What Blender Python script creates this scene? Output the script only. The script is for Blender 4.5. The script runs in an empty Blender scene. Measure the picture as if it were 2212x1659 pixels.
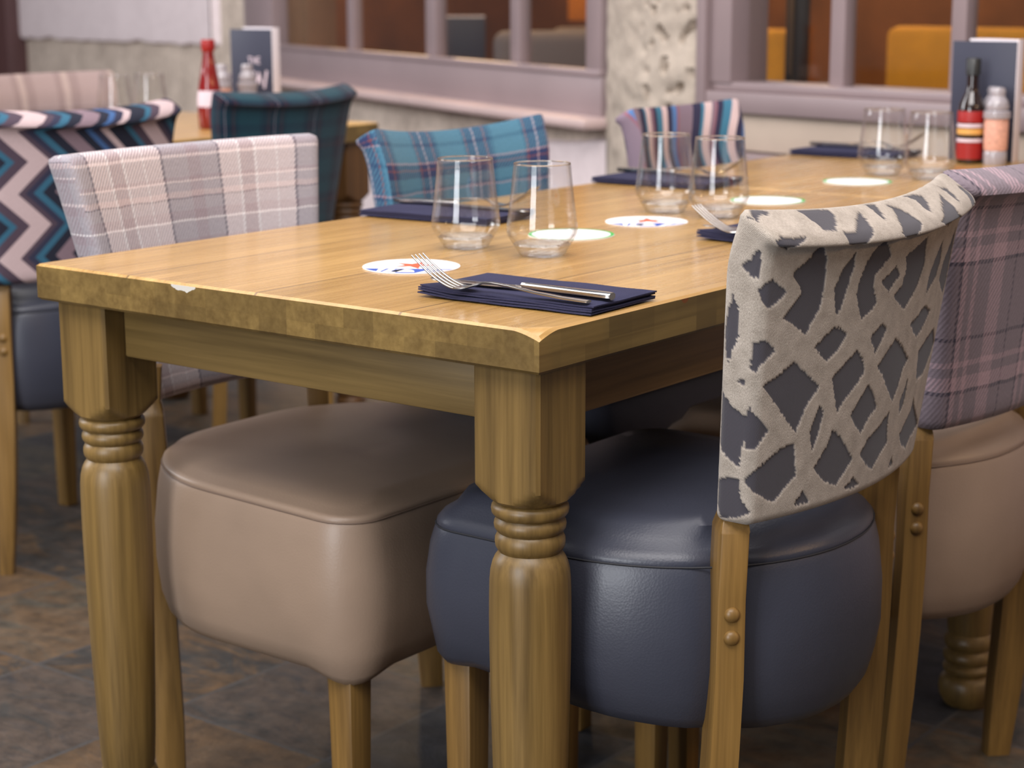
import bpy, bmesh, math, random
from mathutils import Vector, Matrix, noise
random.seed(4)
PI = math.pi
sc = bpy.context.scene
COL = sc.collection
R = math.radians

# ------------------------------------------------------------------ camera
YAW, PITCH, ROLL = R(127.6073), R(12.0379), R(-0.1709)
fw = Vector((math.cos(PITCH)*math.cos(YAW), math.cos(PITCH)*math.sin(YAW), -math.sin(PITCH)))
rt = fw.cross(Vector((0, 0, 1))).normalized()
up = rt.cross(fw)
rt2 = rt*math.cos(ROLL) + up*math.sin(ROLL)
up2 = -rt*math.sin(ROLL) + up*math.cos(ROLL)
cd = bpy.data.cameras.new('camera')
cam = bpy.data.objects.new('camera', cd)
COL.objects.link(cam)
M = Matrix((rt2, up2, -fw)).transposed().to_4x4()
M.translation = Vector((0.9805, -1.3128, 1.0115))
cam.matrix_world = M
cd.sensor_fit = 'HORIZONTAL'
cd.sensor_width = 36
cd.lens = 36*4037.8/2212
cd.clip_start = .05
cd.dof.use_dof = True
cd.dof.focus_distance = 1.74
cd.dof.aperture_fstop = 7.2
sc.camera = cam
sc.view_settings.view_transform = 'Standard'
sc.view_settings.look = 'None'
sc.view_settings.gamma = 1
sc.view_settings.exposure = 0.2
sc.cycles.use_denoising = True
sc.cycles.max_bounces = 12
sc.cycles.transparent_max_bounces = 16
sc.cycles.transmission_bounces = 10
sc.cycles.sample_clamp_indirect = 6
sc.cycles.caustics_reflective = False

# ------------------------------------------------------------------ light
w = bpy.data.worlds.new('world'); sc.world = w; w.use_nodes = True
bg = w.node_tree.nodes['Background']
bg.inputs[0].default_value = (.80, .84, 1.0, 1)
bg.inputs[1].default_value = .16

def area(name, loc, target, sx, sy, power, color):
    l = bpy.data.lights.new(name, 'AREA'); l.shape = 'RECTANGLE'
    l.size, l.size_y, l.energy, l.color = sx, sy, power, color
    o = bpy.data.objects.new(name, l); COL.objects.link(o)
    o.location = loc
    o.rotation_euler = (Vector(target)-Vector(loc)).to_track_quat('-Z', 'Y').to_euler()
    return o
# tall glazed doors behind the photographer: three strips of daylight between mullions
for i, x in enumerate((-.55, 0.0, .55)):
    area('daylight_door', (x+.1, -4.2, 1.55), (x-.1, 0, .9), .46, 2.2, 38, (.93, .96, 1))
# unseen side light, added left of the photographer to brighten the far wall
area('side_wall_fill', (-5.6, -.8, 2.4), (-4.3, 3.6, .9), 2.8, 1.6, 130, (.95, .96, 1))
# soft overhead fill light, added above the tables
area('overhead_fill', (-1.0, .2, 3.3), (-1.1, .9, 0), 4.5, 3.6, 135, (1, .95, .93))
# extra light added above the photographer to wash the back wall
area('back_wall_fill', (.7, -1.7, 3.3), (-1.9, 2.7, .8), 3.2, 1.0, 95, (1, .96, .94))
# warm pub lamps on the right
def point(name, loc, power, color, rad):
    l = bpy.data.lights.new(name, 'POINT'); l.energy = power; l.color = color; l.shadow_soft_size = rad
    o = bpy.data.objects.new(name, l); COL.objects.link(o); o.location = loc
    return o
point('warm_lamp', (2.6, 1.7, 2.0), 34, (1, .60, .28), .09)
point('warm_lamp', (2.9, .4, 2.1), 20, (1, .62, .3), .09)

# ------------------------------------------------------------------ materials
def srgb(r, g, b):
    f = lambda c: (c/255/12.92 if c/255 <= .04045 else ((c/255+.055)/1.055)**2.4)
    return (f(r), f(g), f(b), 1)

class NT:
    def __init__(s, name):
        s.m = bpy.data.materials.new(name); s.m.use_nodes = True
        s.t = s.m.node_tree; s.b = s.t.nodes['Principled BSDF']
    def new(s, typ, **kw):
        n = s.t.nodes.new(typ)
        for k, v in kw.items(): setattr(n, k, v)
        return n
    def link(s, a, b): s.t.links.new(a, b)
    def put(s, sock, v):
        if hasattr(v, 'is_output'): s.link(v, sock)
        else: sock.default_value = v
    def math(s, op, a, b=0.0, c=0.0, clamp=False):
        n = s.new('ShaderNodeMath', operation=op); n.use_clamp = clamp
        s.put(n.inputs[0], a); s.put(n.inputs[1], b)
        if len(n.inputs) > 2: s.put(n.inputs[2], c)
        return n.outputs[0]
    def coord(s, kind='Object'):
        return s.new('ShaderNodeTexCoord').outputs[kind]
    def mapping(s, vec, scale=(1, 1, 1), loc=(0, 0, 0), rot=(0, 0, 0)):
        n = s.new('ShaderNodeMapping'); s.link(vec, n.inputs[0])
        n.inputs[1].default_value = loc; n.inputs[2].default_value = rot; n.inputs[3].default_value = scale
        return n.outputs[0]
    def noise(s, vec, scale, detail=3, rough=.5, dist=0.0):
        n = s.new('ShaderNodeTexNoise'); s.link(vec, n.inputs['Vector'])
        n.inputs['Scale'].default_value = scale; n.inputs['Detail'].default_value = detail
        n.inputs['Roughness'].default_value = rough; n.inputs['Distortion'].default_value = dist
        return n.outputs[0]
    def sep(s, vec):
        n = s.new('ShaderNodeSeparateXYZ'); s.link(vec, n.inputs[0]); return n.outputs
    def comb(s, x, y, z=0.0):
        n = s.new('ShaderNodeCombineXYZ')
        for i, v in enumerate((x, y, z)): s.put(n.inputs[i], v)
        return n.outputs[0]
    def ramp(s, fac, stops, interp='LINEAR'):
        n = s.new('ShaderNodeValToRGB'); s.put(n.inputs[0], fac)
        cr = n.color_ramp; cr.interpolation = interp
        while len(cr.elements) < len(stops): cr.elements.new(.5)
        for e, (p, c) in zip(cr.elements, stops): e.position = p; e.color = c
        return n.outputs[0]
    def mix(s, fac, a, b, mode='MIX'):
        n = s.new('ShaderNodeMix', data_type='RGBA', blend_type=mode)
        s.put(n.inputs[0], fac); s.put(n.inputs[6], a); s.put(n.inputs[7], b)
        return n.outputs[2]
    def wn(s, vec):
        n = s.new('ShaderNodeTexWhiteNoise', noise_dimensions='3D'); s.link(vec, n.inputs[0]); return n.outputs[0]
    def bump(s, h, strength, dist):
        n = s.new('ShaderNodeBump'); n.inputs['Strength'].default_value = strength
        n.inputs['Distance'].default_value = dist; s.put(n.inputs['Height'], h)
        s.link(n.outputs[0], s.b.inputs['Normal']); return n
    def base(s, v): s.put(s.b.inputs['Base Color'], v)
    def rough(s, v): s.put(s.b.inputs['Roughness'], v)

def plain(name, col, rough=.5, metal=0.0, var=0.0, vscale=8, bump=0.0, bscale=60, coat=0.0, spec=.5):
    n = NT(name)
    c = n.coord()
    if var:
        f = n.noise(c, vscale, 4)
        d = tuple(x*(1-var) for x in col[:3])+(1,); l = tuple(min(1, x*(1+var)) for x in col[:3])+(1,)
        n.base(n.ramp(f, [(.3, d), (.7, l)]))
    else: n.base(col)
    n.rough(rough); n.b.inputs['Metallic'].default_value = metal
    n.b.inputs['Coat Weight'].default_value = coat
    n.b.inputs['Specular IOR Level'].default_value = spec
    if bump: n.bump(n.noise(c, bscale, 4), bump, .004)
    return n.m

def wood(name, axis, dark, light, rough=.38, planks=None, blocks=False, chip=None, coat=0.0):
    n = NT(name); c = n.coord()
    sc_ = [30, 30, 30]; sc_[axis] = 1.6
    g = n.noise(n.mapping(c, sc_), 1.0, 6, .6, .4)
    sc2 = [160, 160, 160]; sc2[axis] = 4
    fine = n.noise(n.mapping(c, sc2), 1.0, 3, .6)
    big = n.noise(c, 3.2, 2)
    f = n.math('ADD', n.math('MULTIPLY', g, .55), n.math('MULTIPLY', fine, .3))
    f = n.math('ADD', f, n.math('MULTIPLY', big, .15))
    colr = n.ramp(f, [(.36, dark), (.62, light)])
    seam = None
    xyz = n.sep(c)
    if planks:
        off, pitch = planks
        q = n.math('DIVIDE', n.math('ADD', xyz[0], off), pitch)
        fl = n.math('FLOOR', q); fr = n.math('FRACT', q)
        tone = n.wn(n.comb(fl, 3.3, 1.0))
        colr = n.mix(n.math('MULTIPLY', tone, .30), colr, tuple(x*.78 for x in dark[:3])+(1,))
        seam = n.math('LESS_THAN', n.math('MINIMUM', fr, n.math('SUBTRACT', 1.0, fr)), .008)
        colr = n.mix(n.math('MULTIPLY', seam, .7), colr, (.10, .055, .02, 1))
    if blocks:   # finger-jointed end grain blocks
        fl = n.math('FLOOR', n.math('MULTIPLY', n.math('ADD', xyz[0], xyz[1]), 26))
        fz = n.math('FLOOR', n.math('MULTIPLY', xyz[2], 48))
        tone = n.wn(n.comb(fl, fz, 2.0))
        colr = n.mix(n.math('MULTIPLY', tone, .60), colr, tuple(x*.62 for x in dark[:3])+(1,))
    if chip:
        for (p, r, cc) in chip:
            vm = n.new('ShaderNodeVectorMath', operation='DISTANCE')
            n.link(n.mapping(c, (1, 2.6, 2.6), (-p[0], -p[1]*2.6, -p[2]*2.6)), vm.inputs[0])
            d = n.math('ADD', vm.outputs['Value'], n.math('MULTIPLY', n.math('SUBTRACT', n.noise(c, 90, 3), .5), r*.9))
            colr = n.mix(n.math('LESS_THAN', d, r), colr, cc)
    n.base(colr)
    n.rough(n.math('ADD', rough-.06, n.math('MULTIPLY', fine, .14)))
    n.b.inputs['Coat Weight'].default_value = coat; n.b.inputs['Coat Roughness'].default_value = .16
    h = n.math('ADD', n.math('MULTIPLY', fine, .6), n.math('MULTIPLY', g, .4))
    if seam is not None: h = n.math('SUBTRACT', h, n.math('MULTIPLY', seam, 2.0))
    n.bump(h, .10, .002)
    return n.m

#OAK_D, OAK_L = srgb(120, 80, 34), srgb(178, 130, 66)
M_top = wood('oak_table_top', 1, srgb(156, 118, 62), srgb(202, 160, 96), .27, planks=(.165-.35, .192), coat=.35)
M_edge = wood('oak_end_grain', 1, srgb(98, 76, 38), srgb(138, 112, 62), .42, blocks=True,
              chip=[((-.112, -.5760, .7085), .019, srgb(205, 200, 190)), ((.350, -.333, .7085), .017, srgb(120, 66, 26))])
M_leg = wood('oak_turned', 2, srgb(84, 64, 32), srgb(134, 106, 58), .40)
M_apx = wood('oak_apron_short', 0, srgb(96, 76, 42), srgb(136, 110, 64), .42)
M_apy = wood('oak_apron_long', 1, srgb(92, 66, 36), srgb(130, 96, 56), .42)
M_clog = wood('oak_chair_leg', 2, srgb(88, 64, 30), srgb(140, 106, 54), .42)
M_top3 = wood('oak_far_table_top', 1, srgb(160, 120, 62), srgb(206, 164, 98), .34, coat=.2)
M_dark = wood('dark_table_wood', 2, srgb(70, 46, 22), srgb(112, 76, 38), .45)

def leather(name, col, rough=.42):
    n = NT(name); c = n.coord()
    f = n.noise(c, 7, 3)
    n.base(n.ramp(f, [(.3, tuple(x*.9 for x in col[:3])+(1,)), (.7, tuple(min(1, x*1.08) for x in col[:3])+(1,))]))
    n.rough(rough)
    v = n.new('ShaderNodeTexVoronoi'); n.link(c, v.inputs['Vector']); v.inputs['Scale'].default_value = 420
    h = n.math('ADD', n.math('MULTIPLY', v.outputs['Distance'], .5), n.math('MULTIPLY', n.noise(c, 14, 2), 4.0))
    n.bump(h, .12, .0016)
    return n.m
M_navy = leather('navy_leather', srgb(55, 57, 68), .38)
M_taupe = leather('taupe_leather', srgb(148, 126, 108), .42)
M_seam = plain('dark_stitch', (.012, .012, .016, 1), .7)
M_seam_t = plain('taupe_stitch', srgb(116, 96, 82), .7)

def twill(n, uv, freq=210, amp=.35):
    xyz = n.sep(uv)
    s = n.math('SINE', n.math('MULTIPLY', n.math('ADD', xyz[0], n.math('MULTIPLY', xyz[1], .8)), freq*6.283))
    return n.math('ADD', n.math('MULTIPLY', s, amp*.5), .5)

def plaid(name, pu, ustops, pv, vstops, freq=190, amp=.9, dark=None, uoff=0.0, voff=0.0):
    """woven check: warp stripes by u, weft stripes by v, exchanged on a diagonal twill"""
    n = NT(name); uv = n.coord('UV'); x = n.sep(uv)
    wob = n.math('MULTIPLY', n.math('SUBTRACT', n.noise(uv, 30, 2), .5), .004)
    fu = n.math('FRACT', n.math('DIVIDE', n.math('ADD', n.math('ADD', x[0], wob), uoff+10*pu), pu))
    fv = n.math('FRACT', n.math('DIVIDE', n.math('ADD', n.math('ADD', x[1], wob), voff+10*pv), pv))
    cu = n.ramp(fu, ustops, 'CONSTANT'); cv = n.ramp(fv, vstops, 'CONSTANT')
    t = twill(n, uv, freq, amp)
    sp = n.noise(uv, 500, 2)
    t = n.math('ADD', t, n.math('MULTIPLY', n.math('SUBTRACT', sp, .5), .8), clamp=True)
    colr = n.mix(t, cu, cv)
    colr = n.mix(.22, colr, n.mix(n.noise(uv, 260, 3), (.03, .03, .04, 1), (1, 1, 1, 1)), 'OVERLAY')
    n.base(colr); n.rough(.95); n.b.inputs['Sheen Weight'].default_value = .15
    n.b.inputs['Specular IOR Level'].default_value = .15
    n.bump(n.math('ADD', t, n.noise(uv, 700, 2)), .35, .0012)
    return n.m
PKL, PKM, GRY, DGR, WHT, MAU = srgb(214, 200, 200), srgb(190, 172, 172), srgb(158, 152, 158), srgb(84, 80, 92), srgb(232, 226, 226), srgb(150, 136, 142)
M_plaid = plaid('pale_plaid_wool', .232,
    [(0, DGR), (.016, GRY), (.20, MAU), (.30, GRY), (.43, DGR), (.446, PKL), (.58, WHT), (.60, PKM), (.70, WHT), (.72, PKL), (.86, WHT), (.875, PKL)],
    .118, [(0, MAU), (.10, PKL), (.13, GRY), (.34, MAU), (.38, PKL), (.40, GRY), (.50, PKM), (.56, DGR), (.578, GRY), (.70, MAU), (.80, WHT), (.818, GRY)], 185, 1.0, uoff=.06)
GM, GL, GD = srgb(126, 114, 122), srgb(172, 146, 154), srgb(60, 56, 70)
M_plaid_dk = plaid('mauve_plaid_wool', .150,
    [(0, GM), (.15, GL), (.20, GM), (.27, GL), (.33, GD), (.36, GM), (.60, GM), (.62, GD), (.64, GM), (.80, GL), (.97, GM)],
    .150, [(0, GM), (.28, GD), (.31, GL), (.42, GM), (.50, GL), (.54, GM), (.70, GD), (.73, GM)], 150, .8)
TE, TD, NV, RD, PK = srgb(78, 124, 148), srgb(56, 96, 124), srgb(44, 56, 96), srgb(124, 72, 76), srgb(170, 150, 160)
M_teal = plaid('teal_tartan', .126,
    [(0, TE), (.40, TD), (.44, RD), (.47, NV), (.56, NV), (.60, PK), (.63, NV), (.78, RD), (.82, NV), (.88, TD), (.93, TE)],
    .120, [(0, TE), (.20, TD), (.25, TE), (.45, PK), (.48, NV), (.54, RD), (.57, NV), (.66, TE), (.80, TD), (.84, PK), (.87, TE)], 150, .8, uoff=.03, voff=.02)
TG, TG2, NB, RB = srgb(28, 64, 76), srgb(24, 46, 62), srgb(28, 32, 52), srgb(72, 42, 48)
M_green = plaid('dark_teal_tartan', .118,
    [(0, TG), (.34, TG2), (.42, RB), (.46, NB), (.52, TG2), (.60, PK), (.615, NB), (.72, RB), (.76, NB), (.84, TG2), (.92, TG)],
    .115, [(0, TG), (.25, TG2), (.45, NB), (.50, RB), (.53, NB), (.65, TG), (.85, TG2)], 150, .6)
BG1, BG2 = srgb(172, 152, 150), srgb(146, 126, 124)
M_beige = plaid('beige_plaid_wool', .13, [(0, BG1), (.4, BG2), (.55, srgb(196, 176, 168)), (.7, BG2), (.9, BG1)],
    .12, [(0, BG1), (.5, BG2), (.8, BG1)], 150, .5)

def zigzag(name):
    n = NT(name); uv = n.coord('UV'); x = n.sep(uv)
    tri = n.math('PINGPONG', n.math('ADD', x[1], 1.0), .055)
    q = n.math('SUBTRACT', x[0], n.math('MULTIPLY', tri, 1.15))
    f = n.math('FRACT', n.math('DIVIDE', n.math('ADD', q, 5.0), .30))
    nv, nb, tl, pk, pu, gy, bl = srgb(26, 30, 48), srgb(44, 46, 70), srgb(48, 98, 124), srgb(196, 174, 176), srgb(76, 62, 76), srgb(132, 112, 122), srgb(62, 96, 146)
    c = n.ramp(f, [(0, pk), (.14, pu), (.22, tl), (.27, nv), (.40, pk), (.46, nb), (.52, bl), (.57, nv), (.64, gy), (.76, nv), (.84, tl), (.90, nb), (.95, pu)], 'CONSTANT')
    n.base(n.mix(.2, c, n.noise(uv, 300, 2), 'OVERLAY')); n.rough(.9)
    n.bump(n.noise(uv, 600, 2), .3, .001)
    return n.m
M_zig = zigzag('navy_zigzag_cloth')

def wavestripe(name):
    n = NT(name); uv = n.coord('UV'); x = n.sep(uv)
    wv = n.math('MULTIPLY', n.math('SINE', n.math('MULTIPLY', x[1], 34.0)), .016)
    f = n.math('FRACT', n.math('DIVIDE', n.math('ADD', n.math('ADD', x[0], wv), 5.0), .20))
    nv, tl, bl, pk, gy, pu = srgb(48, 46, 74), srgb(62, 120, 148), srgb(84, 120, 172), srgb(214, 190, 190), srgb(132, 114, 128), srgb(140, 96, 110)
    c = n.ramp(f, [(0, gy), (.20, nv), (.32, tl), (.36, pk), (.46, gy), (.50, pu), (.53, nv), (.60, tl), (.70, pk), (.80, nv), (.88, bl), (.96, pu)], 'CONSTANT')
    n.base(n.mix(.15, c, n.noise(uv, 300, 2), 'OVERLAY')); n.rough(.9)
    return n.m
M_stripe = wavestripe('wavy_stripe_cloth')

def cutvelvet(name):
    n = NT(name); uv = n.coord('UV')
    a = n.new('ShaderNodeAttribute', attribute_name='pile'); m = a.outputs['Fac']
    fu = n.noise(n.mapping(uv, (1, .55, 1)), 900, 3, .7)
    fb = n.noise(uv, 60, 3)
    f = n.math('ADD', n.math('MULTIPLY', fu, .6), n.math('MULTIPLY', fb, .4))
    lt = n.ramp(f, [(.3, srgb(134, 124, 112)), (.7, srgb(192, 180, 168))])
    x = n.sep(uv)
    rib = n.math('SINE', n.math('MULTIPLY', n.math('ADD', x[0], n.math('MULTIPLY', x[1], .25)), 5200))
    dk = n.mix(n.math('MULTIPLY', n.math('ADD', rib, 1), .5), srgb(56, 54, 60), srgb(80, 76, 82))
    n.base(n.mix(m, dk, lt)); n.rough(.95); n.b.inputs['Sheen Weight'].default_value = .2
    n.b.inputs['Specular IOR Level'].default_value = .15
    n.bump(n.math('MULTIPLY', n.math('ADD', n.math('MULTIPLY', fu, m), n.math('MULTIPLY', rib, .08)), 1.0), .5, .0016)
    return n.m
M_velvet = cutvelvet('grey_cut_velvet')

def slate(name):
    n = NT(name); c = n.coord(); x = n.sep(c)
    T = .30
    tx = n.math('DIVIDE', n.math('ADD', x[0], 1.245+3.0), T); ty = n.math('DIVIDE', n.math('ADD', x[1], -.385+3.0), T)
    fx, fy = n.math('FRACT', tx), n.math('FRACT', ty)
    cell = n.comb(n.math('FLOOR', tx), n.math('FLOOR', ty), .5)
    r1 = n.wn(cell)
    nz = n.noise(n.mapping(c, (1, 2.0, 1)), 7, 8, .66, 1.2)
    nz2 = n.noise(c, 26, 6, .7)
    pal = n.ramp(n.math('ADD', n.math('MULTIPLY', r1, .85), n.math('MULTIPLY', n.math('SUBTRACT', nz, .5), .8), clamp=True),
        [(0, srgb(44, 46, 54)), (.16, srgb(66, 62, 60)), (.30, srgb(92, 84, 70)), (.42, srgb(112, 88, 62)), (.55, srgb(116, 86, 52)), (.68, srgb(60, 58, 56)), (.82, srgb(98, 80, 66)), (1, srgb(50, 52, 58))])
    pal = n.mix(.52, pal, (.012, .011, .010, 1))
    pal = n.mix(.55, pal, n.ramp(nz2, [(.32, (.10, .10, .10, 1)), (.66, (1, 1, 1, 1))]), 'OVERLAY')
    e = n.math('MINIMUM', n.math('MINIMUM', fx, n.math('SUBTRACT', 1, fx)), n.math('MINIMUM', fy, n.math('SUBTRACT', 1, fy)))
    e = n.math('ADD', e, n.math('MULTIPLY', n.math('SUBTRACT', nz2, .5), .03))
    g = n.math('LESS_THAN', e, .010)
    n.base(n.mix(g, pal, srgb(70, 66, 64))); n.rough(.62)
    n.bump(n.math('SUBTRACT', n.math('ADD', nz, n.math('MULTIPLY', nz2, .5)), n.math('MULTIPLY', g, .4)), .5, .008)
    return n.m
M_slate = slate('slate_floor')

def stonewall(name, col, dk, bump=.4):
    n = NT(name); c = n.coord()
    a = n.noise(c, 5, 5, .6); b = n.noise(c, 40, 5, .7)
    f = n.math('ADD', n.math('MULTIPLY', a, .5), n.math('MULTIPLY', b, .5))
    n.base(n.ramp(f, [(.34, dk), (.58, col)])); n.rough(.9)
    n.bump(f, bump, .02)
    return n.m
M_stone = stonewall('rough_stone', srgb(204, 187, 172), srgb(164, 148, 135))
M_stone2 = stonewall('pitted_pier_stone', srgb(180, 166, 152), srgb(158, 144, 132), .3)
M_cream = plain('cream_ledge', srgb(186, 168, 152), .8, var=.06)
M_plaster = stonewall('pale_plaster', srgb(230, 214, 214), srgb(216, 200, 200), .06)
M_mauve = plain('mauve_gloss_paint', srgb(144, 126, 127), .42, var=.05, vscale=5)
M_sill = plain('mauve_sill_paint', srgb(188, 164, 160), .5, var=.05, vscale=5)
M_brown = plain('dark_brown_paint', srgb(84, 56, 56), .6, var=.1)
M_taupewood = plain('brown_reveal_paint', srgb(128, 92, 62), .6, var=.1)

M_pane = None
def thin_mat(name='thin_tumbler_glass', tint=(.985, .985, .985, 1), k=.62, pwr=4.0, k0=.035):
    m = bpy.data.materials.new(name); m.use_nodes = True; t = m.node_tree
    t.nodes.remove(t.nodes['Principled BSDF'])
    tr = t.nodes.new('ShaderNodeBsdfTransparent'); gl = t.nodes.new('ShaderNodeBsdfGlossy')
    gl.inputs['Roughness'].default_value = .03
    tr.inputs[0].default_value = tint
    lw = t.nodes.new('ShaderNodeLayerWeight'); lw.inputs[0].default_value = .5
    pw = t.nodes.new('ShaderNodeMath'); pw.operation = 'POWER'; pw.inputs[1].default_value = pwr
    ad = t.nodes.new('ShaderNodeMath'); ad.operation = 'MULTIPLY_ADD'; ad.inputs[1].default_value = k; ad.inputs[2].default_value = k0
    mx = t.nodes.new('ShaderNodeMixShader')
    t.links.new(lw.outputs['Facing'], pw.inputs[0]); t.links.new(pw.outputs[0], ad.inputs[0]); t.links.new(ad.outputs[0], mx.inputs[0])
    t.links.new(tr.outputs[0], mx.inputs[1]); t.links.new(gl.outputs[0], mx.inputs[2])
    t.links.new(mx.outputs[0], t.nodes['Material Output'].inputs[0])
    return m
M_thin = thin_mat(k=.72, pwr=3.2)
M_thick = thin_mat('thick_glass_base', (.95, .97, 1, 1), .8, 2.2, .12)
M_pane = thin_mat('window_pane', (.93, .93, .92, 1), .25)
def glassmat(name, col=(1, 1, 1, 1), rough=0.0, ior=1.47):
    n = NT(name); n.base(col); n.rough(rough)
    n.b.inputs['Transmission Weight'].default_value = 1; n.b.inputs['IOR'].default_value = ior
    return n.m
M_glass = glassmat('clear_tumbler_glass')
M_steel = plain('polished_steel', (.60, .585, .57, 1), .16, 1.0)
M_napkin = plain('navy_paper_napkin', srgb(50, 50, 74), .9, var=.08, vscale=20, bump=.25, bscale=500, spec=.2)
M_white = plain('white_card', srgb(238, 236, 238), .7)
M_red = plain('red_ink', srgb(226, 84, 50), .7)
M_blue = plain('blue_ink', srgb(48, 78, 160), .7)
M_grn = plain('green_ink', srgb(60, 160, 72), .7)
M_ink = plain('grey_ink', srgb(170, 168, 190), .7)
M_menu = plain('navy_menu_cover', srgb(46, 48, 66), .55, var=.06)
M_page = plain('white_menu_page', srgb(232, 222, 226), .7)
M_redgl = plain('red_sauce_bottle', srgb(122, 18, 16), .12, coat=.5)
M_brgl = plain('dark_brown_bottle', srgb(36, 20, 14), .12, coat=.5)
M_black = plain('black_cap', (.02, .02, .02, 1), .4)
M_lred = plain('red_label', srgb(150, 22, 20), .5)
M_lyel = plain('yellow_label', srgb(214, 160, 84), .5)
M_lwht = plain('pale_label', srgb(214, 196, 206), .5)
M_salt = plain('pink_salt', srgb(214, 160, 140), .5, var=.2, vscale=200)
M_acr = plain('clear_acrylic_top', srgb(160, 153, 158), .08, coat=.5)
M_yell = plain('mustard_upholstery', srgb(190, 134, 26), .8, var=.15)
M_orng = plain('orange_wall_paint', srgb(196, 122, 34), .7, var=.1)
M_dkchair = plain('dark_chair_wood', srgb(40, 28, 22), .5)
M_inwall = plain('dark_brown_panelling', srgb(112, 72, 42), .7, var=.3, vscale=3)
M_infloor = plain('dark_boards', srgb(70, 46, 28), .6, var=.2)
M_gryup = plain('grey_upholstery', srgb(104, 92, 90), .8)
M_green_in = plain('dark_green_panelling', srgb(58, 66, 22), .7, var=.2)

# ------------------------------------------------------------------ mesh helpers
def link_mesh(name, verts, faces, mat, parent=None, smooth=True, uvs=None, angle=40, mats=None, midx=None):
    me = bpy.data.meshes.new(name)
    me.from_pydata([tuple(v) for v in verts], [], faces)
    if uvs is not None:
        ul = me.uv_layers.new(name='UVMap')
        k = 0
        for fi, f in enumerate(faces):
            for q in range(len(f)):
                ul.data[k].uv = uvs[fi][q]; k += 1
    if smooth:
        me.polygons.foreach_set('use_smooth', [True]*len(me.polygons))
        me.set_sharp_from_angle(angle=R(angle))
    for m_ in (mats or [mat]): me.materials.append(m_)
    if midx: me.polygons.foreach_set('material_index', midx)
    me.update()
    o = bpy.data.objects.new(name, me); COL.objects.link(o)
    if parent: o.parent = parent
    return o

def bm_obj(name, bm, mat, parent=None, smooth=True, angle=40, recalc=True):
    if recalc: bmesh.ops.recalc_face_normals(bm, faces=bm.faces[:])
    me = bpy.data.meshes.new(name); bm.to_mesh(me); bm.free()
    if smooth:
        me.polygons.foreach_set('use_smooth', [True]*len(me.polygons))
        me.set_sharp_from_angle(angle=R(angle))
    me.materials.append(mat)
    o = bpy.data.objects.new(name, me); COL.objects.link(o)
    if parent: o.parent = parent
    return o

def add_box(bm, x0, x1, y0, y1, z0, z1, bev=0.0, seg=2):
    r = bmesh.ops.create_cube(bm, size=1)
    vs = r['verts']
    for v in vs:
        v.co = Vector((x0+(v.co.x+.5)*(x1-x0), y0+(v.co.y+.5)*(y1-y0), z0+(v.co.z+.5)*(z1-z0)))
    if bev:
        es = list({e for v in vs for e in v.link_edges})
        bmesh.ops.bevel(bm, geom=es, offset=bev, segments=seg, affect='EDGES', profile=.5)

def box(name, x0, x1, y0, y1, z0, z1, mat, parent=None, bev=0.0, seg=2):
    bm = bmesh.new(); add_box(bm, x0, x1, y0, y1, z0, z1, bev, seg)
    return bm_obj(name, bm, mat, parent)

def lathe(name, prof, mat, parent=None, n=48, angle=40, loc=(0, 0, 0)):
    """prof: list of (r,z); closes at r=0 ends"""
    vs, fs, rings = [], [], []
    for r, z in prof:
        if r < 1e-6: rings.append([len(vs)]); vs.append((loc[0], loc[1], loc[2]+z))
        else:
            rings.append(list(range(len(vs), len(vs)+n)))
            vs += [(loc[0]+r*math.cos(2*PI*k/n), loc[1]+r*math.sin(2*PI*k/n), loc[2]+z) for k in range(n)]
    for a, b in zip(rings, rings[1:]):
        for k in range(n):
            k2 = (k+1) % n
            if len(a) == 1 and len(b) == 1: continue
            if len(a) == 1: fs.append((a[0], b[k2], b[k]))
            elif len(b) == 1: fs.append((a[k], a[k2], b[0]))
            else: fs.append((a[k], a[k2], b[k2], b[k]))
    return link_mesh(name, vs, fs, mat, parent, angle=angle)

def tube(name, pts, rad, mat, parent=None, n=6, closed=False):
    vs, fs = [], []
    P = [Vector(p) for p in pts]; N = len(P)
    for i, p in enumerate(P):
        a = P[(i-1) % N] if (closed or i > 0) else p
        b = P[(i+1) % N] if (closed or i < N-1) else p
        t = (b-a).normalized()
        s = t.cross(Vector((0, 0, 1)))
        s = s.normalized() if s.length > 1e-4 else Vector((1, 0, 0))
        u = s.cross(t)
        vs += [p+(s*math.cos(2*PI*k/n)+u*math.sin(2*PI*k/n))*rad for k in range(n)]
    for i in range(N if closed else N-1):
        j = (i+1) % N
        for k in range(n):
            fs.append((i*n+k, i*n+(k+1) % n, j*n+(k+1) % n, j*n+k))
    return link_mesh(name, vs, fs, mat, parent)

def empty(name, loc, rz=0.0):
    o = bpy.data.objects.new(name, None); COL.objects.link(o)
    o.location = loc; o.rotation_euler = (0, 0, rz); o.empty_display_size = .05
    return o
def tag(o, label, cat, group=None):
    o['label'] = label; o['category'] = cat
    if group: o['group'] = group
    return o
def thing(name, label, cat, loc, rz=0.0, group=None):
    return tag(empty(name, loc, rz), label, cat, group)
def struct(o):
    o['kind'] = 'structure'; return o
def dup(root, loc, rz, label, group=None):
    r = root.copy(); COL.objects.link(r); r.location = loc; r.rotation_euler = (0, 0, rz); r['label'] = label
    if group: r['group'] = group
    for ch in list(root.children):
        c = ch.copy(); COL.objects.link(c); c.parent = r
        for g in list(ch.children):
            d = g.copy(); COL.objects.link(d); d.parent = c
    return r

def sstep(a, b, x):
    t = min(1, max(0, (x-a)/(b-a))); return t*t*(3-2*t)

# ------------------------------------------------------------------ room shell
HT = .71     # table top height
box_floor = bmesh.new()
add_box(box_floor, -16, 4.5, -6, 8.5, -.05, 0)
struct(bm_obj('floor', box_floor, M_slate, smooth=False))

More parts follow.
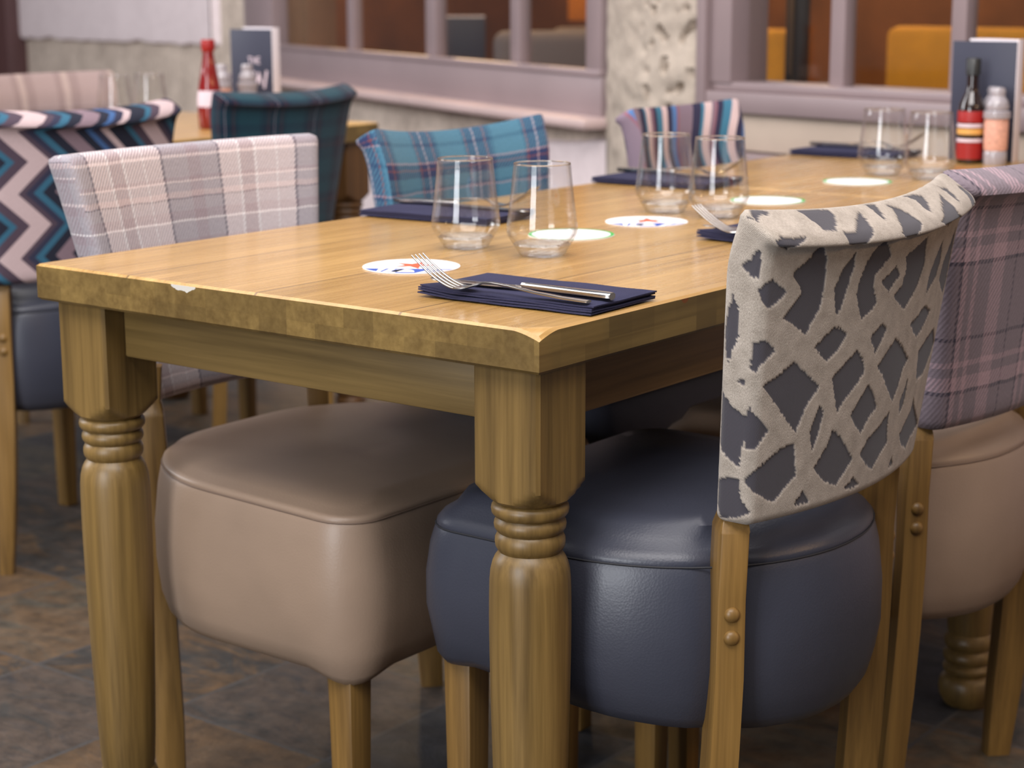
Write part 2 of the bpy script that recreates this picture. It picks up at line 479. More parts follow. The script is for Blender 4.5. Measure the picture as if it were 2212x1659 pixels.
# two wall runs meeting at a stone pier; local x runs along the wall (to the left), local y into the wall, z up
def wall_frame(Q, ang):
    a = R(ang)
    return Matrix(((math.cos(a), math.sin(a), 0, Q[0]), (math.sin(a), -math.cos(a), 0, Q[1]), (0, 0, 1, 0), (0, 0, 0, 1)))
WR = wall_frame((-.35, 2.1), 167.5)
WL = wall_frame((-1.3744, 2.3271), 153.4)
ql = (-1.3744+math.cos(R(153.4))*3.10, 2.3271+math.sin(R(153.4))*3.10)
WF = wall_frame(ql, 158.0)
def wbox(name, Wm, x0, x1, y0, y1, z0, z1, mat, parent=None, bev=.004):
    bm = bmesh.new(); add_box(bm, x0, x1, y0, y1, z0, z1, bev)
    bmesh.ops.transform(bm, matrix=Wm, verts=bm.verts[:])
    return bm_obj(name, bm, mat, parent)
def wcut(name, Wm, boxes, mat, parent=None, bev=.004):
    bm = bmesh.new()
    for b in boxes: add_box(bm, *b, bev)
    bmesh.ops.transform(bm, matrix=Wm, verts=bm.verts[:])
    return bm_obj(name, bm, mat, parent)
# local y: negative = towards the room, positive = behind the wall face (the frame matrix has y pointing away from the room)
# --- right run
struct(wcut('wall_right', WR, [(-2.2, .97, 0, .22, 0, .655), (-2.2, .97, .0, .10, 1.65, 2.9)], M_mauve))
struct(wbox('trim_1', WR, -2.2, .93, -.012, .02, .655, .737, M_cream))
struct(wbox('trim_2', WR, -2.2, .80, -.05, .0, .60, .652, M_mauve))
fr = struct(wcut('window_1', WR, [(-2.2, .92, -.03, .10, .737, .783), (-2.2, .895, -.015, .10, .783, .803),
        (.832, .896, -.02, .10, .80, 1.66), (.896, .925, -.035, .10, .737, 1.66),
        (.540, .580, .012, .05, .80, 1.66), (.236, .273, .012, .05, .80, 1.66), (-.10, -.055, .012, .05, .80, 1.66), (-.45, -.40, .012, .05, .80, 1.66)], M_mauve))
struct(wbox('window_1_pane', WR, -2.2, .84, .034, .040, .80, 1.9, M_pane, fr, 0))
# --- pier
def pier():
    bm = bmesh.new()
    p0 = WL @ Vector((.245, -.02, 0)); p1 = WR @ Vector((.922, -.02, 0))
    n = 56
    zs_ = [0, .2, .4, .55]+[.60+.008*k for k in range(63)]+[1.2, 1.5, 2.0, 2.5, 2.9]
    q0 = WL @ Vector((.245, .06, 0)); q1 = WR @ Vector((.922, .06, 0))
    outline = [q0] + [p0.lerp(p1, k/n) + Vector((-.3, -1, 0)).normalized()*(.045*max(0, math.sin(PI*k/n))**.5) for k in range(n+1)] + [q1]
    prev = None
    for z in zs_:
        ring = []
        for i, p in enumerate(outline):
            v = Vector((p.x, p.y, z))
            d = .008*noise.noise(v*9) + .006*noise.noise(v*26)
            side = sstep(.45, .8, i/n)*(1-sstep(.97, 1.0, i/n))
            pit = max(0, noise.noise(v*38+Vector((3, 7, 1)))-.30)*side
            v += Vector((-.3, -1, 0)).normalized()*(d-.13*pit)
            ring.append(bm.verts.new(v))
        if prev:
            for i in range(len(ring)-1): bm.faces.new((prev[i], prev[i+1], ring[i+1], ring[i]))
        prev = ring
    return bm_obj('wall_pier', bm, M_stone2)
struct(pier())
# --- left run
struct(wcut('wall_left', WL, [(.245, 3.10, 0, .08, 0, .69), (3.02, 3.20, 0, .24, 0, 2.9), (.245, 3.10, 0, .10, 1.65, 2.9)], M_stone))
def plaster_skirt():     # pale plaster below the sill with a wandering upper edge
    bm = bmesh.new(); N = 60
    lo, hi, lo2, hi2 = [], [], [], []
    for i in range(N+1):
        s = .25+2.85*i/N
        zt = .665-.058*s + .012*noise.noise(Vector((s*3, 0, 0))) + .005*noise.noise(Vector((s*14, 2, 0)))
        lo.append(bm.verts.new(WL @ Vector((s, -.02, 0)))); hi.append(bm.verts.new(WL @ Vector((s, -.02, zt-.012))))
        hi2.append(bm.verts.new(WL @ Vector((s, .01, zt))))
    for i in range(N):
        bm.faces.new((lo[i], lo[i+1], hi[i+1], hi[i])); bm.faces.new((hi[i], hi[i+1], hi2[i+1], hi2[i]))
    return bm_obj('wall_plaster', bm, M_plaster)
struct(plaster_skirt())
struct(wbox('trim_3', WL, .22, 3.02, -.10, .05, .672, .700, M_sill, None, .012))
fl = struct(wcut('window_2', WL, [(.26, 2.90, -.03, .10, .69, .795), (.26, 2.90, -.035, .0, .795, .812),
        (.262, .340, -.03, .10, .79, 1.66), (2.70, 3.02, -.03, .06, .69, 1.66),
        (.775, .835, .005, .04, .80, 1.66), (1.325, 1.40, .002, .04, .80, 1.66), (1.995, 2.050, .005, .04, .80, 1.66)], M_mauve))
wbox('window_reveal', WL, 2.50, 2.72, .03, .14, .79, 1.9, M_taupewood, fl)
struct(wbox('window_2_pane', WL, .33, 2.72, .024, .030, .79, 1.9, M_pane, fl, 0))
# --- far left run
struct(wcut('wall_far', WF, [(-.12, 10.5, .0, .25, 0, 2.9)], M_stone))
def panel():             # thick coat of pale plaster over the stone, broken lower edge
    bm = bmesh.new(); N = 90
    rows = [[], [], [], []]
    for i in range(N+1):
        s = .27+2.75*i/N
        zb = .79 - .012*s + .012*noise.noise(Vector((s*4, 5, 0))) + .006*noise.noise(Vector((s*17, 8, 0)))
        x = s
        for r_, (yy, zz) in zip(rows, ((.01, zb-.004), (-.028, zb+.006), (-.034, zb+.03), (-.034, 2.9))):
            r_.append(bm.verts.new(WF @ Vector((x, yy, zz))))
    for a, b in zip(rows, rows[1:]):
        for i in range(N): bm.faces.new((a[i], a[i+1], b[i+1], b[i]))
    e0 = [bm.verts.new(WF @ Vector((.245, .0, z))) for z in (.79, 2.9)]
    bm.faces.new((rows[1][0], rows[3][0], e0[1], e0[0]))
    return bm_obj('wall_panel', bm, M_plaster)
struct(panel())
struct(wbox('trim_4', WF, 2.86, 3.9, -.10, .0, 0, 2.9, M_brown))

# ------------------------------------------------------------------ room beyond the windows
def inner():
    WI = WR
    struct(wcut('floor_inner', WR, [(-3, 7.5, .26, 5.2, -.03, .006)], M_infloor))
    struct(wcut('wall_inner', WR, [(-3, 7.5, 5.0, 5.2, 0, 2.6)], M_inwall))
    struct(wcut('wall_inner_side', WR, [(7.4, 7.5, .8, 5.2, 0, 2.9)], M_inwall))
    def at(W_, s, d, z=0): return (W_ @ Vector((s, d, z)))
    def bench(label, s0, s1, d, zt):
        t = thing('upholstered_bench', label, 'bench', at(WR, (s0+s1)/2, d), R(167.5), 'mustard benches indoors')
        h = (s1-s0)/2
        box('seat', -h, h, -.02, .20, .28, .46, M_yell, t, .03)
        box('backrest', -h, h, -.12, -.02, .36, zt, M_yell, t, .03)
        box('plinth', -h, h, -.02, .17, 0, .28, M_dkchair, t)
        return t
    bench('mustard bench seen through left panes of right-hand window', 2.04, 2.27, 1.48, .872)
    bench('wide mustard bench seen through middle pane of right-hand window', .80, 1.66, 1.50, .888)
    def dchair(label, W_, s, d, rz, zt):
        t = thing('wooden_chair', label, 'chair', at(W_, s, d), rz, 'dark chairs indoors')
        box('seat', -.2, .2, -.2, .2, .42, .46, M_dkchair, t, .01)
        bm = bmesh.new()
        add_box(bm, -.20, -.15, .16, .2, .40, zt, .008); add_box(bm, .15, .20, .16, .2, .40, zt, .008)
        add_box(bm, -.16, .16, .165, .195, zt-.24, zt, .008)
        bm_obj('backrest', bm, M_dkchair, t)
        for sx in (-1, 1):
            for sy in (-1, 1): box('leg', sx*.18-.02, sx*.18+.02, sy*.18-.02, sy*.18+.02, 0, .42, M_dkchair, t, .004)
        return t
    dchair('dark wooden chair indoors behind left pane of right-hand window', WR, 1.53, .96, R(130), .935)
    dchair('dark wooden chair indoors behind middle pane of right-hand window', WR, 1.04, .70, R(122), 1.02)
    t = thing('indoor_table', 'low dark table indoors behind the long left-hand window', 'table', (-3.52, 4.16, 0), R(145))
    box('tabletop', -.35, .35, -.25, .25, .62, .66, M_dark, t, .006)
    box('pedestal', -.06, .06, -.06, .06, .0, .62, M_dkchair, t, .01)
    m = thing('menu_board', 'dark menu standing indoors behind middle pane of left window', 'menu', (-3.49, 4.19, .66), R(38))
    box('cover', -.088, .088, -.004, .004, 0, .235, M_menu, m, .002)
    box('page', -.086, .086, .004, .012, 0, .242, M_page, m, 0)
    for k, (x, y) in enumerate(((-2.83, 3.80), (-3.62, 5.0))):
        t = thing('tub_chair', ('grey tub chair indoors behind right-hand pane of left window', 'grey tub chair indoors just right of the indoor menu')[k], 'chair', (x, y, 0), R(40+20*k), 'grey tub chairs indoors')
        box('seat', -.26, .26, -.25, .25, .25, .45, M_gryup, t, .05, 4)
        box('backrest', -.17, .17, -.34, -.25, .25, .87-.02*k, M_gryup, t, .04, 4)
        for sx in (-1, 1): box('leg', sx*.20-.02, sx*.20+.02, -.02, .02, 0, .25, M_dkchair, t)
    t = thing('orange_screen', 'orange painted screen indoors behind right-hand pane of left window', 'screen', (-4.10, 6.0, 0), R(38))
    box('panel', -.17, .35, -.02, .02, .85, 1.75, M_orng, t, .004)
    box('post', -.02, .02, -.03, .03, 0, .86, M_dkchair, t)
    box('foot', -.15, .15, -.12, .12, 0, .03, M_dkchair, t)
    t = thing('green_cabinet', 'dark green cabinet indoors behind leftmost pane of left window', 'cabinet', (-5.6, 5.5, 0), R(40))
    box('body', -.5, -.02, -.3, .3, 0, 1.6, M_green_in, t, .01)
    box('door', -.48, -.27, -.325, -.3, .08, 1.55, M_green_in, t, .005); box('door', -.25, -.04, -.325, -.3, .08, 1.55, M_green_in, t, .005)
    point('indoor_lamp', at(WR, 2.0, .8, 2.9), 75, (1, .66, .32), .15)
    point('indoor_lamp', at(WL, 2.6, 1.0, 3.0), 110, (1, .64, .3), .15)
    point('indoor_lamp', (-5.2, 5.6, 2.9), 260, (1, .66, .34), .15)
inner()

# ------------------------------------------------------------------ tables
LEGPROF = [(.669, .0545), (.556, .0545), (.552, .0530), (.547, .0480), (.542, .0430), (.538, .0390), (.535, .0355), (.5335, .0330),
    (.5325, .0345), (.530, .0368), (.527, .0374), (.523, .0368), (.520, .0345), (.5185, .0318),
    (.517, .0325), (.5145, .0343), (.5115, .0348), (.508, .0343), (.505, .0322), (.5035, .0306),
    (.502, .0318), (.498, .0336), (.494, .0339), (.490, .0334), (.487, .0318), (.4845, .0300),
    (.482, .0318), (.479, .0340), (.474, .0362), (.466, .0382), (.456, .0392), (.440, .0396), (.415, .0398), (.385, .0395), (.34, .0387), (.30, .0378), (.26, .0368), (.21, .0352), (.16, .0335), (.115, .0312),
    (.108, .0300), (.105, .0318), (.099, .0345), (.093, .0348), (.087, .0330), (.084, .0300),
    (.081, .0325), (.076, .0352), (.071, .0355), (.066, .0338), (.063, .0305),
    (.060, .0330), (.056, .0352), (.052, .0348), (.048, .0310), (.046, .0300), (.043, .0340), (.036, .0385), (.026, .0400), (.014, .0385), (.004, .0330), (0, .0300)]
def turned_leg(parent, x, y, mat):
    S = .0386; n = 72
    vs, fs = [], []
    # dense rows in the block so its square faces stay crisp
    for j, (z, Rr) in enumerate(LEGPROF):
        for k in range(n):
            a = 2*PI*(k+.5)/n
            sq = S/max(abs(math.cos(a)), abs(math.sin(a)))
            r = min(sq, Rr)
            vs.append((x+r*math.cos(a), y+r*math.sin(a), z))
    for j in range(len(LEGPROF)-1):
        for k in range(n):
            fs.append((j*n+k, (j+1)*n+k, (j+1)*n+(k+1) % n, j*n+(k+1) % n))
    fs.append(tuple(range(n))); fs.append(tuple(reversed(range((len(LEGPROF)-1)*n, len(LEGPROF)*n))))
    return link_mesh('leg', vs, fs, mat, parent, angle=32)

def make_table(name, label, cx, cy, LX, LY, corner=False, tm=None, em=None, lm=None, ax=None, ay=None):
    t = thing(name, label, 'table', (cx, cy, 0))
    hx, hy = LX/2, LY/2; TH = .0408
    # top: gridded slab, edges softened, near corner worn down
    nx, ny = 56, 60
    def grid(L, n, fine):
        g = [-L/2, -L/2+.003]+[-L/2+.003+(L-.006)*k/n for k in range(1, n)]+[L/2-.003, L/2]
        if fine: g += [L/2-.002*k for k in range(2, 18)]; g += [-L/2+.002*k for k in range(2, 18)]
        return sorted(set(round(v, 5) for v in g))
    gx, gy = grid(LX, 14, corner), grid(LY, 14, corner)
    def ztop(x, y):
        e = min(hx-abs(x), hy-abs(y))
        z = HT - (.0025 if e < .0015 else 0.0)
        if corner:
            d = (hx-x)+(y+hy)
            if d < .030:
                u = (.030-d)/.030
                z -= .0075*u**1.5
        return z
    vs, fs, mi = [], [], []
    idx = {}
    for i, x in enumerate(gx):
        for j, y in enumerate(gy):
            idx[i, j] = len(vs); vs.append((x, y, ztop(x, y)))
    I, J = len(gx)-1, len(gy)-1
    for i in range(I):
        for j in range(J):
            fs.append((idx[i, j], idx[i+1, j], idx[i+1, j+1], idx[i, j+1])); mi.append(0)
    ring = [(i, 0) for i in range(I)]+[(I, j) for j in range(J)]+[(i, J) for i in range(I, 0, -1)]+[(0, j) for j in range(J, 0, -1)]
    b0 = len(vs)
    for (i, j) in ring:
        x, y, _ = vs[idx[i, j]]; vs.append((x, y, HT-TH+.003))
    b1 = len(vs)
    for (i, j) in ring:
        x, y, _ = vs[idx[i, j]]
        vs.append((x*(1-.003/hx), y*(1-.003/hy), HT-TH))
    n = len(ring)
    for k in range(n):
        k2 = (k+1) % n
        fs.append((idx[ring[k]], b0+k, b0+k2, idx[ring[k2]])); mi.append(1)
        fs.append((b0+k, b1+k, b1+k2, b0+k2)); mi.append(1)
    fs.append(tuple(b1+k for k in reversed(range(n)))); mi.append(1)
    link_mesh('tabletop', vs, fs, None, t, angle=28, mats=[tm, em], midx=mi)
    ix, iy, S = .0127, .0158, .0772
    lx, ly = hx-ix-S/2, hy-iy-S/2
    za, zb = .607, HT-TH
    ap = .030
    for sy in (-1, 1):
        y = sy*(hy-iy-ap); box('apron', -lx+S/2-.001, lx-S/2+.001, min(y, y-sy*.022), max(y, y-sy*.022), za, zb, ax, t, .003)
    for sx in (-1, 1):
        x = sx*(hx-ix-.026); box('apron', min(x, x-sx*.022), max(x, x-sx*.022), -ly+S/2-.001, ly-S/2+.001, za, zb, ay, t, .003)
    for sx in (-1, 1):
        for sy in (-1, 1): turned_leg(t, sx*lx, sy*ly, lm)
    return t
T1 = make_table('dining_table', 'near oak dining table with turned legs, laid with tumblers and napkins', -.35, .575, .70, 1.15, True, M_top, M_edge, M_leg, M_apx, M_apy)
T2 = make_table('dining_table', 'second oak table pushed end to end behind the near table', -.35, 1.482, .70, .658, False, M_top, M_edge, M_leg, M_apx, M_apy)
T3 = make_table('dining_table', 'oak table by the far wall with red sauce bottle on it', -2.20, 1.11, .70, 1.52, False, M_top3, M_edge, M_dark, M_dark, M_dark)

# ------------------------------------------------------------------ chairs
def outline(x0, x1, hw, rr, rf, n=12):
    """closed seat outline (counter-clockwise): rear corners radius rr, front corners rf; front is +x"""
    pts = []
    def arc(cx, cy, r, a0, a1):
        for k in range(n+1):
            a = a0+(a1-a0)*k/n; pts.append((cx+r*math.cos(a), cy+r*math.sin(a)))
    arc(x1-rf, -hw+rf, rf, -PI/2, 0)
    arc(x1-rf, hw-rf, rf, 0, PI/2)
    arc(x0+rr, hw-rr, rr, PI/2, PI)
    arc(x0+rr, -hw+rr, rr, PI, 1.5*PI)
    out = [pts[0]]
    for p in pts[1:]:
        d = math.dist(out[-1], p)
        m = int(d//.02)
        for k in range(1, m+1):
            f = k/(m+1); out.append((out[-1][0]*0+ (1-f)*prev[0]+f*p[0], (1-f)*prev[1]+f*p[1])) if False else None
        out.append(p)
    # resample evenly
    per = [0]
    for a, b in zip(out, out[1:]+out[:1]): per.append(per[-1]+math.dist(a, b))
    L = per[-1]; N = 120; res = []
    k = 0; cl = out+out[:1]
    for i in range(N):
        s = L*i/N
        while per[k+1] < s: k += 1
        f = (s-per[k])/max(1e-9, per[k+1]-per[k])
        res.append(((1-f)*cl[k][0]+f*cl[k+1][0], (1-f)*cl[k][1]+f*cl[k+1][1]))
    return res

def seat_mesh(parent, S, mat, seam_mat):
    o = outline(S['x0'], S['x1'], S['hw'], S['rr'], S['rf'])
    N = len(o); cx = sum(p[0] for p in o)/N
    nor = []
    for i in range(N):
        a, b = o[i-1], o[(i+1) % N]; d = (b[0]-a[0], b[1]-a[1]); l = math.hypot(*d); nor.append((d[1]/l, -d[0]/l))
    zs, zb, zc = S['zs'], S['zb'], S['zc']
    hgt = zs-zb; pf = S.get('pf', 1.0)
    layers = [(.045, zb-.001), (.022, zb), (.010, zb+.004), (.002, zb+.014), (-.004, zb+.032), (-.009, zb+hgt*.40), (-.009, zb+hgt*.62), (-.004, zb+hgt*.86), (0.0, zs-.007), (.0022, zs-.0012), (.0030, zs), (.0026, zs+.0012), (.004, zs+.006),
              (.011, zs+.014*pf), (.024, zs+.022*pf)]
    vs, fs = [], []
    for li, (ins, z) in enumerate(layers):
        for i, (p, q) in enumerate(zip(o, nor)):
            droop = 0.0
            if li < 4:   # cover pulled down round the front legs
                cf = min(math.hypot(p[0]-S['x1'], abs(p[1])-S['hw']), .3)
                droop = -.016*max(0, 1-cf/.075)
            # pinch where the back posts clamp the seat
            dp = min(math.hypot(p[0]-S['px'], abs(p[1])-S['py']), .2)
            pin = .010*math.exp(-(dp/.022)**2)
            fx = (S['x1']-p[0])/(S['x1']-S['x0'])
            wb_ = max(0, min(1, (zs-z)/(zs-zb)))
            tl = S['tb']*fx*wb_+S['ts']*fx*(1-wb_)
            vs.append((p[0]-q[0]*(ins+pin), p[1]-q[1]*(ins+pin), z+droop+tl))
    # crown: shrink towards the centre
    for k, (f, dz) in enumerate(((.86, .55), (.72, .74), (.55, .88), (.36, .97), (.16, 1.0))):
        for i, p in enumerate(o):
            x = cx+(p[0]-cx)*f; y = p[1]*f
            vs.append((x, y, zs+.022*pf+(zc-zs-.022*pf)*dz+S['ts']*(S['x1']-x)/(S['x1']-S['x0'])))
    nl = len(layers)+5
    for j in range(nl-1):
        for i in range(N):
            i2 = (i+1) % N; fs.append((j*N+i, j*N+i2, (j+1)*N+i2, (j+1)*N+i))
    c = len(vs); vs.append((cx, 0, zc)); c2 = len(vs); vs.append((cx, 0, zb-.001))
    for i in range(N):
        i2 = (i+1) % N
        fs.append(((nl-1)*N+i, (nl-1)*N+i2, c)); fs.append((i2, i, c2))
    st = link_mesh('seat', vs, fs, mat, parent, angle=75)
    tube('stitched_seam', [(p[0]-q[0]*.0022, p[1]-q[1]*.0022, zs+S['ts']*(S['x1']-p[0])/(S['x1']-S['x0'])) for p, q in zip(o, nor)], .0011, seam_mat, st, closed=True, n=5)
    return st

def back_mesh(parent, B, mat, res=.012, mask=None):
    """upholstered back: rounded slab, tapering, rolled over at the top, bowed in plan; rear is -x"""
    W, H, T, r = B['wt'], B['z1']-B['z0'], B['t'], B.get('r', .010)
    nu, nv, nt = max(2, round(W/res)), max(2, round(H/res)), max(3, round(T/res))
    vs, fs, uvs, key, nomi = [], [], [], {}, []
    def V(a, b, c):          # a:-1..1 width, b:0..1 height, c:-1(rear)..1(front)
        k = (round(a*nu), round(b*2*nv), round(c*nt))
        if k in key: return key[k]
        y, z, x = a*W/2, b*H, c*T/2
        # round the slab's edges
        iy, ix = W/2-r, T/2-r
        qy, qx = max(-iy, min(iy, y)), max(-ix, min(ix, x)); qz = max(r, min(H-r, z))
        d = Vector((x-qx, y-qy, z-qz))
        if d.length > 1e-9:
            d = d.normalized()*r
        x, y, z = qx+d.x, qy+d.y, qz+d.z
        bb = z/H; aa = y/(W/2); cc = x/(T/2)
        tf = B['wb']/W + (1-B['wb']/W)*min(1, bb)**B.get('tp', 1.0)
        y2 = y*tf
        x2 = x*(1+.15*bb) + B.get('xo', -.022) + B['lean']*bb + B['curve']*(aa*aa) - B.get('roll', 0)*sstep(.72, 1.0, bb)**2
        top = sstep(.55, 1.0, bb)
        z2 = z + B['z0'] - B['dip']*(1-aa*aa)*top - B.get('reardrop', .0)*sstep(.86, 1.0, bb)*max(0, (1-cc)/2) + B.get('hemdrop', 0)*sstep(.12, 0, bb)*max(0, (1-cc)/2)
        z2 += B.get('ear', 0)*sstep(.8, 1, abs(aa))*top
        key[k] = len(vs); vs.append((x2, y2, z2)); nomi.append((a, b, c)); return key[k]
    def quad(p, uvf):
        f = [V(*q) for q in p]
        if len(set(f)) < 4: return
        fs.append(tuple(f)); uvs.append([uvf(*q) for q in p])
    au = [-1+2*i/nu for i in range(nu+1)]; bv = [j/nv for j in range(nv+1)]; ct = [-1+2*k/nt for k in range(nt+1)]
    rear = lambda a, b, c: (-a*W/2*(-1), b*H)
    for i in range(nu):
        for j in range(nv):
            quad([(au[i], bv[j], -1), (au[i], bv[j+1], -1), (au[i+1], bv[j+1], -1), (au[i+1], bv[j], -1)], lambda a, b, c: (a*W/2, b*H))
            quad([(au[i], bv[j], 1), (au[i+1], bv[j], 1), (au[i+1], bv[j+1], 1), (au[i], bv[j+1], 1)], lambda a, b, c: (a*W/2, 2*H+T-b*H))
    for i in range(nu):
        for k in range(nt):
            quad([(au[i], 1, ct[k]), (au[i], 1, ct[k+1]), (au[i+1], 1, ct[k+1]), (au[i+1], 1, ct[k])], lambda a, b, c: (a*W/2, H+(c+1)/2*T))
            quad([(au[i], 0, ct[k]), (au[i+1], 0, ct[k]), (au[i+1], 0, ct[k+1]), (au[i], 0, ct[k+1])], lambda a, b, c: (a*W/2, -(c+1)/2*T))
    for j in range(nv):
        for k in range(nt):
            quad([(1, bv[j], ct[k]), (1, bv[j+1], ct[k]), (1, bv[j+1], ct[k+1]), (1, bv[j], ct[k+1])], lambda a, b, c: (W/2+(c+1)/2*T, b*H))
            quad([(-1, bv[j], ct[k]), (-1, bv[j], ct[k+1]), (-1, bv[j+1], ct[k+1]), (-1, bv[j+1], ct[k])], lambda a, b, c: (-W/2-(c+1)/2*T, b*H))
    ob = link_mesh('backrest', vs, fs, mat, parent, angle=60, uvs=uvs)
    if mask:
        me = ob.data
        pu = [None]*len(vs)
        for f, u in zip(fs, uvs):
            for vi, q in zip(f, u): pu[vi] = q
        vals = [mask(*q) for q in pu]
        at = me.attributes.new('pile', 'FLOAT', 'POINT'); at.data.foreach_set('value', vals)
        nrm = [v.normal.copy() for v in me.vertices]
        for v, m_, nn in zip(me.vertices, vals, nrm): v.co += nn*(.0011*(m_-.5))
        me.update()
    ob['_dims'] = (W, H, T)
    del ob['_dims']
    return ob

def post(parent, side, B, px, py, w_=.028, d_=.040, mat=None):
    """back leg set at 45 degrees against the rounded rear corner of the seat"""
    secs = [(0.0, .022, .007), (.10, .014, .0045), (.20, .0075, .0024), (.28, .0035, .001), (.36, .001, 0), (.44, 0, 0), (B['z0']-.012, -.003, .001), (B['z0']+.006, -.002, -.004), (B['z0']+.05, -.002, -.008)]
    e1 = Vector((-1, side, 0)).normalized()       # outward (bolted) normal
    e2 = Vector((1, side, 0)).normalized()
    vs, fs = [], []
    for i, (z, dx, dy) in enumerate(secs):
        c = Vector((px+dx*1.0, side*(py+dy), z))
        ww, dd = (w_*.86, d_*.8) if i == 0 else ((w_*.8, d_*.62) if i >= 7 else (w_, d_))
        for s1, s2 in ((1, -1), (1, 1), (-1, 1), (-1, -1)):
            vs.append(c+e1*(dd/2*s1)+e2*(ww/2*s2))
    bm = bmesh.new(); bv = [bm.verts.new(v) for v in vs]
    for j in range(len(secs)-1):
        for k in range(4): bm.faces.new((bv[j*4+k], bv[j*4+(k+1) % 4], bv[j*4+4+(k+1) % 4], bv[j*4+4+k]))
    bm.faces.new(bv[:4]); bm.faces.new(bv[-4:])
    es = [e for e in bm.edges if abs((e.verts[0].co-e.verts[1].co).z) > .02]
    bmesh.ops.bevel(bm, geom=es, offset=.0025, segments=2, affect='EDGES', profile=.5)
    p = bm_obj('rear_post', bm, mat, parent)
    for z in (B.get('bz', .426), B.get('bz', .426)-.023):
        bm = bmesh.new()
        bmesh.ops.create_uvsphere(bm, u_segments=20, v_segments=10, radius=.0078)
        for v in bm.verts:
            v.co.z = max(v.co.z, 0)*.75
        rot = Vector((0, 0, 1)).rotation_difference(e1).to_matrix().to_4x4()
        base = Vector((px, side*py, z))+e1*(d_/2-.0006)
        bmesh.ops.transform(bm, matrix=Matrix.Translation(base) @ rot, verts=bm.verts[:])
        bm_obj('screw_cover', bm, mat, p)
    return p

def front_leg(parent, x, y, ztop, mat, s=.036):
    bm = bmesh.new(); add_box(bm, x-s/2, x+s/2, y-s/2, y+s/2, 0, ztop, .003)
    for v in bm.verts:
        f = 1-.22*(1-v.co.z/ztop)
        v.co.x = x+(v.co.x-x)*f; v.co.y = y+(v.co.y-y)*f
    return bm_obj('front_leg', bm, mat, parent)

SEAT_N = dict(x0=-.030, x1=.352, hw=.232, rr=.21, rf=.05, zs=.465, zb=.325, zc=.508, px=.022, py=.152, tb=-.040, ts=0)
BACK_N = dict(wt=.415, wb=.345, z0=.518, z1=.822, t=.038, lean=-.030, curve=.030, dip=.010, roll=.012, reardrop=.022, r=.009, hemdrop=-.0)
def make_chair(label, loc, rz, S, B, fab, lea, seamm, group, res=.012, mask=None):
    S = dict(S); S['px'] = S.get('px', .003); S['py'] = S.get('py', .185)
    t = thing('dining_chair', label, 'chair', loc, rz, group)
    seat_mesh(t, S, lea, seamm)
    back_mesh(t, B, fab, res, mask)
    for s in (-1, 1):
        post(t, s, B, S['px'], S['py'], mat=M_clog)
        front_leg(t, S['x1']-.040, s*(S['hw']-.036), S['zb']+.01, M_clog)
    return t

